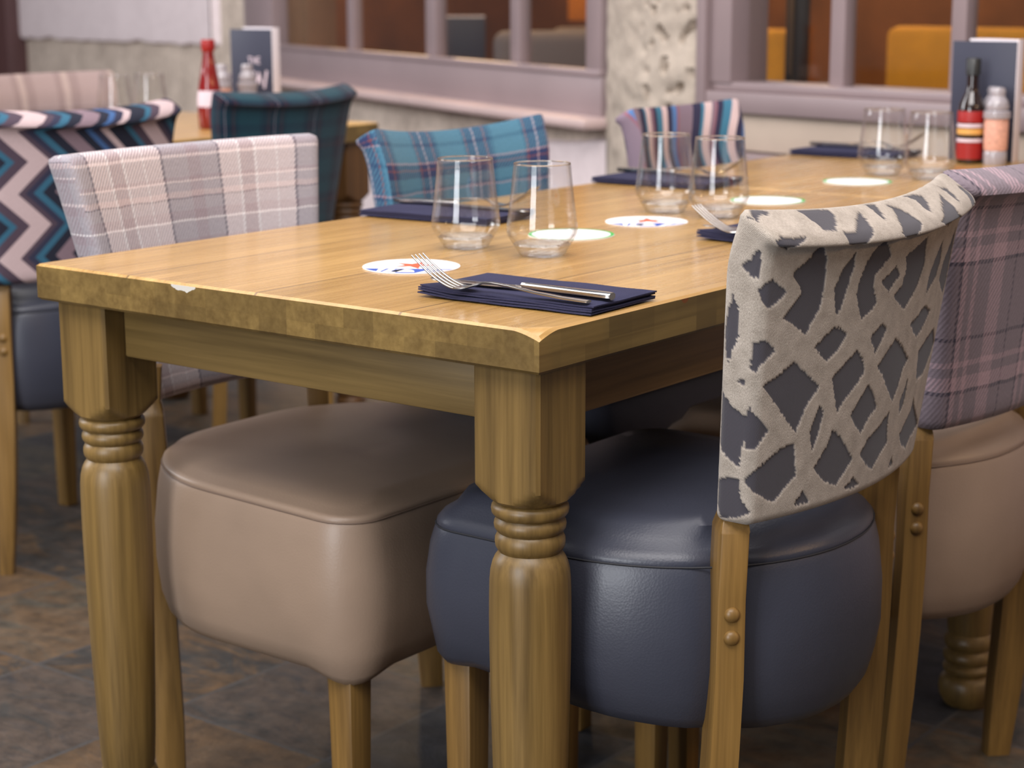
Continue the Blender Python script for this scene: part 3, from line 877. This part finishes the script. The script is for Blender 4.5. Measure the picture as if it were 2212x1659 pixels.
# sheared cells of the cut velvet, in millimetres on the unrolled back (u across, v up)
CELLS = [[(239,297),(194,342),(186,338),(179,335),(186,331),(199,329),(234,304)],[(142,338),(115,338),(96,335),(98,329),(106,322),(122,313),(137,313),(137,322),(139,331)],[(56,331),(58,322),(67,311),(85,297),(89,282),(96,278),(115,295),(115,311),(96,311),(74,322)],[(32,338),(16,335),(21,326),(32,317),(32,322),(32,331)],[(-1,333),(-16,326),(-23,317),(-25,308),(-8,295),(-8,267),(23,302),(12,315),(-3,326)],[(-49,338),(-76,335),(-87,331),(-82,324),(-65,315),(-60,320),(-65,329)],[(-128,326),(-126,315),(-124,304),(-157,264),(-131,258),(-69,302),(-93,313)],[(-142,333),(-159,326),(-157,317),(-148,311),(-148,317),(-148,324)],[(-192,324),(-203,317),(-201,306),(-199,297),(-181,293),(-181,293),(-183,306),(-188,315)],[(210,300),(201,308),(190,306),(166,308),(186,295),(188,267),(201,284)],[(230,249),(225,253),(221,256),(219,262),(216,267),(212,253),(212,238),(219,240),(225,245)],[(212,227),(205,234),(197,238),(186,231),(177,225),(188,216),(199,211),(207,218)],[(172,242),(153,256),(142,275),(128,253),(126,242),(126,225),(128,207),(137,194),(146,181),(161,189),(179,200),(168,211),(157,222),(159,227),(168,236)],[(85,258),(82,242),(89,220),(96,200),(102,194),(106,205),(109,222),(102,238)],[(38,269),(25,258),(16,247),(27,238),(41,229),(41,216),(30,198),(43,189),(56,185),(65,198),(71,211),(69,225),(65,236),(56,253)],[(-1,234),(-14,222),(-1,214),(8,207),(27,220),(12,227)],[(-67,258),(-71,245),(-78,227),(-67,203),(-49,189),(-38,181),(-19,192),(-5,200),(-21,209),(-27,222),(-25,234),(-19,242),(-41,249)],[(-131,245),(-139,220),(-131,203),(-102,189),(-100,203),(-106,216)],[(-188,249),(-197,234),(-197,216),(-199,200),(-199,187),(-190,174),(-148,198),(-155,216),(-177,234)],[(-192,229),(-199,209),(-199,203),(-199,211)],[(102,183),(89,178),(80,172),(93,159),(109,150),(120,156),(131,167),(115,176)],[(12,174),(-1,167),(8,156),(19,145),(25,154),(34,163)],[(-106,176),(-133,167),(-115,154),(-93,145),(-76,154),(-63,163),(-80,167)],[(-172,143),(-199,123),(-190,115),(-157,97),(-124,95),(-117,110),(-111,128),(-142,137)],[(234,222),(232,216),(228,205),(228,192),(228,181),(232,172),(237,156),(241,170),(243,187),(239,207)],[(-27,154),(-52,141),(-76,126),(-63,117),(-56,99),(-45,86),(-21,106),(-8,119),(10,130)],[(214,178),(201,181),(194,176),(186,170),(199,161),(210,150),(216,154),(214,165)],[(201,137),(181,145),(159,156),(142,143),(117,126),(131,115),(139,104),(148,86),(157,93),(175,112),(190,128)],[(58,154),(45,145),(36,130),(49,119),(71,106),(82,95),(87,108),(98,132),(82,141)],[(25,115),(10,104),(-3,88),(14,79),(27,66),(43,77),(54,88),(41,101)],[(113,108),(106,99),(109,84),(113,73),(120,64),(126,82),(120,95)],[(-87,106),(-89,88),(-87,77),(-74,68),(-69,82),(-80,93)],[(-126,77),(-144,62),(-190,37),(-150,31),(-131,22),(-104,31),(-89,44),(-104,53),(-124,64)],[(-41,77),(-43,57),(-49,44),(-30,33),(-14,22),(3,29),(23,44),(8,57),(-23,68)],[(87,79),(71,70),(38,42),(52,31),(67,20),(89,26),(102,35),(113,44),(100,57),(91,68)],[(150,75),(146,59),(142,42),(159,31),(172,20),(186,24),(201,33),(216,46),(203,55),(186,64),(168,73)],[(214,119),(210,112),(199,104),(188,93),(197,84),(203,77),(216,75),(216,86),(216,101)],[(245,132),(237,123),(230,115),(216,108),(216,97),(216,86),(219,75),(221,57),(232,64),(245,77)],[(228,141),(221,143),(219,143),(219,137),(223,139)],[(245,20),(245,35),(245,40),(232,46),(221,46),(219,37),(216,24),(205,13),(221,7),(237,2)],[(128,24),(120,15),(115,11),(128,11),(142,11),(135,18)],[(32,22),(21,15),(14,11),(32,11),(52,13),(38,18)],[(-74,24),(-82,15),(-65,13)]]
def velvet_pile(u, v):
    x = u*1000+1.6*noise.noise(Vector((u*420, v*420, 0))); y = v*1000+1.6*noise.noise(Vector((u*420, v*420, 5)))
    if y > 344 or x < -207: return lattice(u, v)
    for c in CELLS:
        ins = False; n_ = len(c)
        for k in range(n_):
            (x1, y1), (x2, y2) = c[k], c[k-1]
            if (y1 > y) != (y2 > y) and x < (x2-x1)*(y-y1)/(y2-y1)+x1: ins = not ins
        if ins: return 0.0
    return 1.0
def lattice(u, v):
    def band(x, per, wd, ph=0):
        f = ((x+ph)/per) % 1.0
        return min(f, 1-f)*per < wd
    wob = .006*math.sin(v*52)+.004*math.sin(u*61+1)
    wob2 = .006*math.sin(v*47+2)+.004*math.sin(u*55)
    a = u+v*.72+wob; b = u-v*.72+wob2
    if band(a, .066, .0062) or band(b, .066, .0062): return 1.0
    if band(a, .132, .0045, .026) or band(b, .132, .0045, .040): return 1.0
    return 0.0

CHG = 'upholstered dining chairs'
make_chair('grey lattice velvet chair with navy leather seat at the near table', (.122, .319, 0), PI, dict(SEAT_N, hw=.215, x1=.362), dict(BACK_N, reardrop=.028), M_velvet, M_navy, M_seam, CHG, .0018, velvet_pile)
B2 = dict(BACK_N, wt=.43, wb=.36, dip=.004, curve=.028, z1=.820)
make_chair('mauve plaid chair with taupe seat, behind the grey lattice chair', (.100, .778, 0), PI, dict(SEAT_N, hw=.222, py=.166, zb=.308), B2, M_plaid_dk, M_taupe, M_seam_t, CHG)
SEAT_T = dict(x0=.018, x1=.435, hw=.240, rr=.19, rf=.050, zs=.442, zb=.262, zc=.458, px=.02, py=.150, tb=0, ts=.012, pf=.5)
B3 = dict(wt=.435, wb=.32, z0=.505, z1=.816, t=.042, lean=-.050, curve=.022, dip=.0, r=.010, roll=.0, reardrop=.004, bz=.40)
make_chair('pale grey and pink plaid chair with taupe leather seat under table end', (-.765, .345, 0), 0, SEAT_T, B3, M_plaid, M_taupe, M_seam_t, CHG, .010)
B4 = dict(BACK_N, wt=.40, wb=.33, dip=.016, curve=.030, z1=.822)
make_chair('bright teal tartan chair between pale plaid and wavy striped chairs', (-.755, .845, 0), 0, dict(SEAT_N, hw=.198, rr=.18), B4, M_teal, M_navy, M_seam, CHG)
make_chair('wavy blue striped chair at the far end of the tables', (-.755, 1.462, 0), 0, dict(SEAT_N, hw=.2), dict(B4, wt=.345, wb=.29, z1=.816, dip=.006), M_stripe, M_navy, M_seam, CHG)
make_chair('navy zigzag chair at the edge of the photo, beside the far table', (-1.61, .805, 0), PI, SEAT_N, dict(BACK_N, wt=.42, wb=.37, z1=.820), M_zig, M_navy, M_seam, CHG)
make_chair('dark green tartan chair tucked at the far table beside red bottle', (-1.73, 1.425, 0), PI, SEAT_N, dict(BACK_N, wt=.385, wb=.30, z1=.818), M_green, M_navy, M_seam, CHG)
make_chair('beige check chair on the wall side of the far table', (-2.62, 1.56, 0), 0, dict(SEAT_N, hw=.195, rr=.18), dict(BACK_N, wt=.44, wb=.40, dip=.0, z1=.815), M_beige, M_taupe, M_seam_t, CHG)

# ------------------------------------------------------------------ table settings
def make_tumbler():
    t = thing('tumbler', '', 'glass', (0, 0, HT), 0, 'clear glass tumblers')
    out = [(.0330, .0135), (.0385, .0225), (.0402, .0270), (.0406, .0310), (.0402, .0370), (.0385, .0500), (.0365, .0660), (.0345, .0840), (.0325, .1040), (.0322, .1052)]
    inn = [(.0314, .1052), (.0311, .1040), (.0331, .0840), (.0351, .0660), (.0370, .0500), (.0386, .0375), (.0389, .0315), (.0383, .0270), (.0362, .0225), (.0300, .0160)]
    lathe('bowl', out+inn, M_thin, t, n=64)
    lathe('thick_base', [(0, .0006), (.0235, .0006), (.0255, .0014), (.0275, .005), (.0330, .0134), (.0302, .0158), (.0220, .0122), (.0100, .0106), (0, .0102)], M_thick, t, n=64)
    lathe('rim', [(.0318+.0009*math.cos(2*PI*k/10), .1049+.0009*math.sin(2*PI*k/10)) for k in range(11)], M_glass, t, n=64)
    return t
g0 = None
GL = [((-.392, .381), 'front left tumbler of the near pair, beside the star coaster'), ((-.282, .383), 'front right tumbler of the near pair, before the green-rimmed coaster'),
      ((-.396, .815), 'left tumbler of the middle pair, beside the striped chair'), ((-.308, .809), 'right tumbler of the middle pair, near the fork behind the lattice chair'),
      ((-.391, 1.450), 'left tumbler of the far pair on the second table'), ((-.300, 1.430), 'right tumbler of the far pair, next to the brown sauce bottle'),
      ((-2.366, 1.549), 'left tumbler on the far table by the wall'), ((-2.350, 1.640), 'right tumbler on the far table by the wall')]
for (x, y), lab in GL:
    if g0 is None:
        g0 = make_tumbler(); g0.location = (x, y, HT); g0['label'] = lab
    else: dup(g0, (x, y, HT), 0, lab)

def disc(name, r, z0, z1, mat, parent, n=64):
    return lathe(name, [(0, z0), (r-.0006, z0), (r, z0+.0003), (r, z1-.0003), (r-.0006, z1), (0, z1)], mat, parent, n=n)
def flat(name, polys, z, th, mat, parent):
    bm = bmesh.new()
    for poly in polys:
        a = [bm.verts.new((x, y, z)) for x, y in poly]; b = [bm.verts.new((x, y, z+th)) for x, y in poly]
        bm.faces.new(b); bm.faces.new(list(reversed(a)))
        for i in range(len(poly)):
            j = (i+1) % len(poly); bm.faces.new((a[i], a[j], b[j], b[i]))
    return bm_obj(name, bm, mat, parent, smooth=False)
def star(cx, cy, r, rot):
    return [(cx+(r if k % 2 == 0 else r*.36)*math.cos(rot+k*PI/5), cy+(r if k % 2 == 0 else r*.36)*math.sin(rot+k*PI/5)) for k in range(10)]
def chord(r, y, n=28):
    a0 = math.asin(y/r)
    return [(r*math.cos(PI-a0+(2*a0+PI)*k/n), r*math.sin(PI-a0+(2*a0+PI)*k/n)) for k in range(n+1)]
def clipdisc(poly, r):
    out = []
    for x, y in poly:
        l = math.hypot(x, y); f = min(1, r/l) if l else 1; out.append((x*f, y*f))
    return out
def coaster_star(label, loc, rz, star_rot):
    t = thing('beer_mat', label, 'coaster', (loc[0], loc[1], HT), rz, 'round white beer mats')
    r = .0535
    disc('card', r, 0, .0014, M_white, t)
    flat('star', [star(.002, .005, .027, star_rot)], .0014, .00012, M_red, t)
    flat('band', [chord(r-.0005, -.0215)], .0014, .00010, M_blue, t)
    L = []
    def sl(x0, w_, y1=-.0215, y0=-.06, sh=.35): return [(x0+sh*(y0+.06), y0), (x0+w_+sh*(y0+.06), y0), (x0+w_+sh*(y1+.06), y1), (x0+sh*(y1+.06), y1)]
    L.append(sl(-.046, .008, -.021)); L.append(sl(-.033, .008, -.0265)); L.append(sl(-.0225, .008, -.0275))
    L.append([(-.0035+.0125*math.cos(a), -.046+.0195*math.sin(a)) for a in [PI*k/14 for k in range(15)]])
    L.append(sl(.0135, .008, -.021)); L.append(sl(.027, .007, -.028))
    flat('lettering', [clipdisc(p, r-.0003) for p in L], .0014, .00022, M_white, t)
    return t
def coaster_green(label, loc, rz):
    t = thing('beer_mat', label, 'coaster', (loc[0], loc[1], HT), rz, 'round white beer mats')
    r = .0535
    disc('card', r, 0, .0014, M_white, t)
    n = 56; bm = bmesh.new()
    a = [bm.verts.new(((r-.0004)*math.cos(2*PI*k/n), (r-.0004)*math.sin(2*PI*k/n), .00155)) for k in range(n)]
    b = [bm.verts.new(((r-.0050)*math.cos(2*PI*k/n), (r-.0050)*math.sin(2*PI*k/n), .00155)) for k in range(n)]
    for k in range(n): bm.faces.new((a[k], a[(k+1) % n], b[(k+1) % n], b[k]))
    bm_obj('rim_band', bm, M_grn, t, smooth=False)
    flat('lettering', [[(x, -.012), (x+.0045, -.012), (x+.006, -.004), (x+.0015, -.004)] for x in (-.026, -.018, -.010, -.001, .007, .015)], .0014, .0002, M_ink, t)
    return t
VIEW = R(37.6)
coaster_star('white beer mat with red star, nearest the table corner, fork over it', (-.345, .228), VIEW-.08, 0.0)
coaster_star('white beer mat with red star beside the middle pair of tumblers', (-.357, .711), VIEW, PI/2)
coaster_green('green-rimmed beer mat seen through the front right tumbler', (-.360, .548), VIEW)
coaster_green('green-rimmed beer mat just behind the right tumbler of the middle pair', (-.352, 1.015), VIEW)
coaster_green('green-rimmed beer mat before the far pair of tumblers', (-.371, 1.325), VIEW)

def napkin_bm(L=.205, Wd=.115, seed=0):
    bm = bmesh.new(); nx, ny = 30, 16
    for layer in range(4):
        z0 = .0004+layer*.0022; th = .0025
        off = (random.uniform(-.0009, .0009), random.uniform(-.0006, .0006)); sh = .0007*layer
        top, bot = [], []
        for i in range(nx+1):
            rt_, rb_ = [], []
            for j in range(ny+1):
                x = -L/2+L*i/nx; y = -Wd/2+sh+(Wd-sh)*j/ny
                x += off[0]; y += off[1]
                e = noise.noise(Vector((x*22, y*22, layer*1.3+seed)))
                zz = z0+.0008*e+.0012
                dx, dy = L/2-abs(x), Wd/2-abs(y)
                zz += .003*max(0, 1-math.hypot(x+L/2, y+Wd/2)/.04)
                edge = (i in (0, nx)) or (j in (0, ny))
                rt_.append(bm.verts.new((x, y, zz+(th*.55 if edge else th)))); rb_.append(bm.verts.new((x, y, zz)))
            top.append(rt_); bot.append(rb_)
        for i in range(nx):
            for j in range(ny):
                bm.faces.new((top[i][j], top[i+1][j], top[i+1][j+1], top[i][j+1]))
                bm.faces.new((bot[i][j], bot[i][j+1], bot[i+1][j+1], bot[i+1][j]))
        for i in range(nx):
            bm.faces.new((bot[i][0], bot[i+1][0], top[i+1][0], top[i][0])); bm.faces.new((top[i][ny], top[i+1][ny], bot[i+1][ny], bot[i][ny]))
        for j in range(ny):
            bm.faces.new((bot[0][j+1], bot[0][j], top[0][j], top[0][j+1])); bm.faces.new((top[nx][j+1], top[nx][j], bot[nx][j], bot[nx][j+1]))
    for v in bm.verts: v.co.z = max(v.co.z, .0003)
    return bm

def strip(bm, secs, th):
    """secs: (x, z, y0, y1) rows; a bar with rounded section"""
    rows = []
    for (x, z, y0, y1) in secs:
        m, h = (y0+y1)/2, (y1-y0)/2
        ring = []
        for k in range(8):
            a = 2*PI*(k+.5)/8
            ring.append(bm.verts.new((x, m+h*max(-1, min(1, 1.25*math.cos(a))), z+th/2*max(-1, min(1, 1.2*math.sin(a))))))
        rows.append(ring)
    for a, b in zip(rows, rows[1:]):
        for k in range(8): bm.faces.new((a[k], a[(k+1) % 8], b[(k+1) % 8], b[k]))
    bm.faces.new(rows[0]); bm.faces.new(list(reversed(rows[-1])))

def make_fork(label, loc, rz):
    """points along -x; origin at the handle end; z is above the napkin"""
    t = thing('fork', label, 'fork', loc, rz, 'steel forks')
    bm = bmesh.new()
    H_ = [(0, .0020, .0085), (-.006, .0022, .0105), (-.03, .0030, .0098), (-.06, .0050, .0080), (-.09, .0085, .0056), (-.110, .0098, .0050), (-.122, .0090, .0054), (-.130, .0066, .009), (-.136, .0044, .0170), (-.142, .0030, .0215), (-.150, .0026, .0235)]
    strip(bm, [(x, z, -w_/2, w_/2) for x, z, w_ in H_], .0026)
    bm_obj('handle', bm, M_steel, t)
    bm = bmesh.new()
    for k in range(4):
        yc = (k-1.5)*.0064
        rows = []
        for i in range(15):
            f = i/14; x = -.1495-.052*f
            z = .0026+.0006*f+.027*f**1.55
            h = .0021*(1-.62*f**2)
            rows.append((x, z, yc*(1-.06*f)-h, yc*(1-.06*f)+h))
        strip(bm, rows, .0020)
    bm_obj('tines', bm, M_steel, t)
    return t
def make_knife(label, loc, rz):
    t = thing('table_knife', label, 'knife', loc, rz, 'steel table knives')
    bm = bmesh.new()
    strip(bm, [(0, .0040, -.0052, .0052), (-.004, .0042, -.0066, .0066), (-.03, .0044, -.0064, .0064), (-.07, .0046, -.0054, .0054), (-.098, .0046, -.0044, .0044), (-.104, .0046, -.0036, .0036)], .0068)
    bm_obj('handle', bm, M_steel, t)
    bm = bmesh.new()
    strip(bm, [(-.102, .0042, -.0036, .0036), (-.112, .0036, -.0060, .0062), (-.13, .0026, -.0085, .0075), (-.17, .0022, -.0095, .0075), (-.200, .0020, -.0085, .0070), (-.213, .0019, -.0050, .0055), (-.2185, .0018, -.0005, .0022)], .0016)
    bm_obj('blade', bm, M_steel, t)
    return t
def setting(c, rz, names, fork=True, knife=True):
    n_ = bm_obj('napkin', napkin_bm(seed=c[1]), M_napkin); n_.location = (c[0], c[1], HT); n_.rotation_euler = (0, 0, rz)
    tag(n_, names[0], 'napkin', 'folded navy napkins')
    zt = HT+.0112
    def P(x, y): return (c[0]+x*math.cos(rz)-y*math.sin(rz), c[1]+x*math.sin(rz)+y*math.cos(rz), zt)
    if fork: make_fork(names[1], P(.096, -.052), rz+R(.5))
    if knife: make_knife(names[2], P(.104, -.024), rz+R(-.5))
setting((-.109, .141), R(2), ('navy napkin at the near corner of the table, in front of the lattice chair', 'steel fork with raised tines on the near corner napkin', 'steel knife lying behind the fork on the near corner napkin'))
setting((-.112, .662), R(1), ('navy napkin mostly hidden behind the grey lattice chair back', 'steel fork poking out left of the grey lattice chair back', 'steel knife on the napkin behind the grey lattice chair'))
setting((-.600, .600), PI+R(4), ('navy napkin on the table before the teal tartan chair', 'steel fork on the napkin before the teal tartan chair', 'steel knife on the napkin before the teal tartan chair'))
setting((-.598, 1.132), PI+R(2), ('navy napkin on the table before the wavy striped chair', 'steel fork on the napkin before the wavy striped chair', 'steel knife on the napkin before the wavy striped chair'))
setting((-.590, 1.742), PI, ('navy napkin at the far end of the second table, against the wall', 'steel fork on the far end napkin against the wall', 'steel knife on the far end napkin against the wall'))

# ------------------------------------------------------------------ condiments and menus
def menu(label, loc, rz, hgt=.205, wd=.115, letters=False, dp=.050):
    """stands on its lower edge, cover towards -y, a fan of pages behind opening to the right"""
    t = thing('menu', label, 'menu', loc, rz, 'navy covered menus')
    box('cover', -wd/2, wd/2, -.002, .002, 0, hgt, M_menu, t, .0006)
    bm = bmesh.new()
    for k in range(4):
        a = R(8+9*k); c_, s_ = math.cos(a), math.sin(a)
        p = [(wd/2, .002+.0004*k), (wd/2-wd*.96*c_*0+0, 0)]
        x0, y0 = wd/2, .0024+.001*k
        x1, y1 = wd/2+.003-wd*.9*math.cos(R(14+8*k))*.95, .004+wd*.5*math.sin(R(14+8*k))
        d = Vector((x1-x0, y1-y0, 0)).normalized(); nrm = Vector((-d.y, d.x, 0))*.0005
        q = [Vector((x0, y0, 0))+nrm, Vector((x0, y0, 0))-nrm, Vector((x1, y1, 0))-nrm, Vector((x1, y1, 0))+nrm]
        lo = [bm.verts.new(v+Vector((0, 0, .001))) for v in q]; hi = [bm.verts.new(v+Vector((0, 0, hgt+.004))) for v in q]
        for i in range(4): bm.faces.new((lo[i], lo[(i+1) % 4], hi[(i+1) % 4], hi[i]))
        bm.faces.new(hi); bm.faces.new(list(reversed(lo)))
    bm_obj('pages', bm, M_page, t, smooth=False)
    # spine wrap showing pale paper on the right side
    box('page_edge', wd/2-.001, wd/2+.0015, .000, dp*.55, 0, hgt+.004, M_page, t, .0004)
    if letters:
        bm = bmesh.new()
        def stroke(x0, z0, x1, z1, w_=.004):
            d = Vector((x1-x0, 0, z1-z0)).normalized(); n_ = Vector((-d.z, 0, d.x))*w_/2
            a, b = Vector((x0, -.0024, z0)), Vector((x1, -.0024, z1))
            bm.faces.new([bm.verts.new(v) for v in (a-n_, b-n_, b+n_, a+n_)])
        zz = .128
        for (x0, z0, x1, z1) in ((-.004, zz, -.004, zz+.014), (-.009, zz+.014, .001, zz+.014), (.005, zz, .005, zz+.014), (.012, zz, .012, zz+.014), (.005, zz+.007, .012, zz+.007), (.017, zz, .017, zz+.014), (.017, zz+.014, .024, zz+.014), (.017, zz+.007, .023, zz+.007), (.017, zz, .024, zz)):
            stroke(x0, z0, x1, z1, .0024)
        zz = .082
        for (x0, z0, x1, z1) in ((-.030, zz, -.022, zz+.036), (-.022, zz+.036, -.014, zz+.030), (-.010, zz, -.004, zz+.026), (.002, zz, .008, zz+.028), (.014, zz, .020, zz+.026), (.020, zz+.026, .026, zz), (.034, zz-.010, .042, zz+.030)):
            stroke(x0, z0, x1, z1, .0060)
        bm_obj('lettering', bm, M_lwht, t, smooth=False)
    return t
menu('navy covered menu standing at the end of the second table by bottle', (-.367, 1.775, HT), R(2))
menu('navy menu with white lettering standing on the far table', (-2.15, 1.775, HT), R(10), letters=True)

def bottle(label, loc, prof, mat, capmat, parts, cat='bottle'):
    t = thing('sauce_bottle', label, cat, loc)
    lathe('body', prof, mat, t, n=40)
    for nm, pr, m_ in parts: lathe(nm, pr, m_, t, n=40)
    return t
bottle('dark brown sauce bottle with red label beside the standing menu', (-.365, 1.726, HT),
    [(0, 0), (.020, 0), (.0225, .003), (.0225, .088), (.0205, .102), (.0120, .120), (.0098, .132), (.0098, .150), (0, .150)], M_brgl, M_black,
    [('cap', [(0, .178), (.0110, .178), (.0125, .176), (.0125, .150), (0, .149)], M_black),
     ('label', [(.0228, .008), (.0230, .008), (.0230, .036), (.0228, .036)], M_lred),
     ('label', [(.0228, .037), (.0230, .037), (.0230, .043), (.0228, .043)], M_lwht),
     ('label', [(.0229, .050), (.0231, .050), (.0231, .060), (.0229, .060)], M_lyel),
     ('label', [(.0229, .062), (.0231, .062), (.0231, .068), (.0229, .068)], M_lwht),
     ('label', [(.0229, .070), (.0231, .070), (.0231, .089), (.0229, .0895)], M_lred)])
bottle('tall red sauce bottle with pale label on the far table', (-2.02, 1.517, HT),
    [(0, 0), (.022, 0), (.0255, .004), (.0265, .030), (.0265, .062), (.0235, .090), (.0170, .125), (.0125, .150), (.0110, .166), (0, .166)], M_redgl, M_redgl,
    [('cap', [(0, .190), (.0135, .190), (.0150, .188), (.0145, .168), (.0118, .164), (0, .164)], M_lred),
     ('label', [(.0268, .048), (.0270, .048), (.0268, .066), (.0248, .082), (.0246, .082)], M_lwht)])
def mill(label, loc, fill):
    t = thing('salt_mill', label, 'mill', loc, 0, 'clear salt and pepper mills')
    lathe('base', [(0, 0), (.0185, 0), (.0195, .002), (.0195, .022), (.0185, .024), (0, .024)], M_acr, t, n=40)
    lathe('jar', [(0, .0245), (.0190, .0245), (.0200, .030), (.0205, .072), (.0195, .078), (0, .078)], fill, t, n=40)
    lathe('collar', [(0, .0785), (.0225, .0785), (.0230, .081), (.0225, .090), (.0190, .092), (0, .092)], M_acr, t, n=40)
    lathe('grinder_top', [(0, .0925), (.0180, .0925), (.0200, .098), (.0175, .108), (.0120, .116), (.0135, .124), (.0110, .130), (0, .131)], M_acr, t, n=32)
    return t
mill('clear salt mill with pink salt in front of the standing menu', (-.318, 1.724, HT), M_salt)
mill('clear mill with dark pepper beside the pink salt mill', (-.335, 1.752, HT), M_brgl)
mill('clear salt mill left of the lettered menu on the far table', (-2.13, 1.66, HT), M_salt)
mill('clear pepper mill in front of the lettered menu on the far table', (-2.09, 1.70, HT), M_acr)
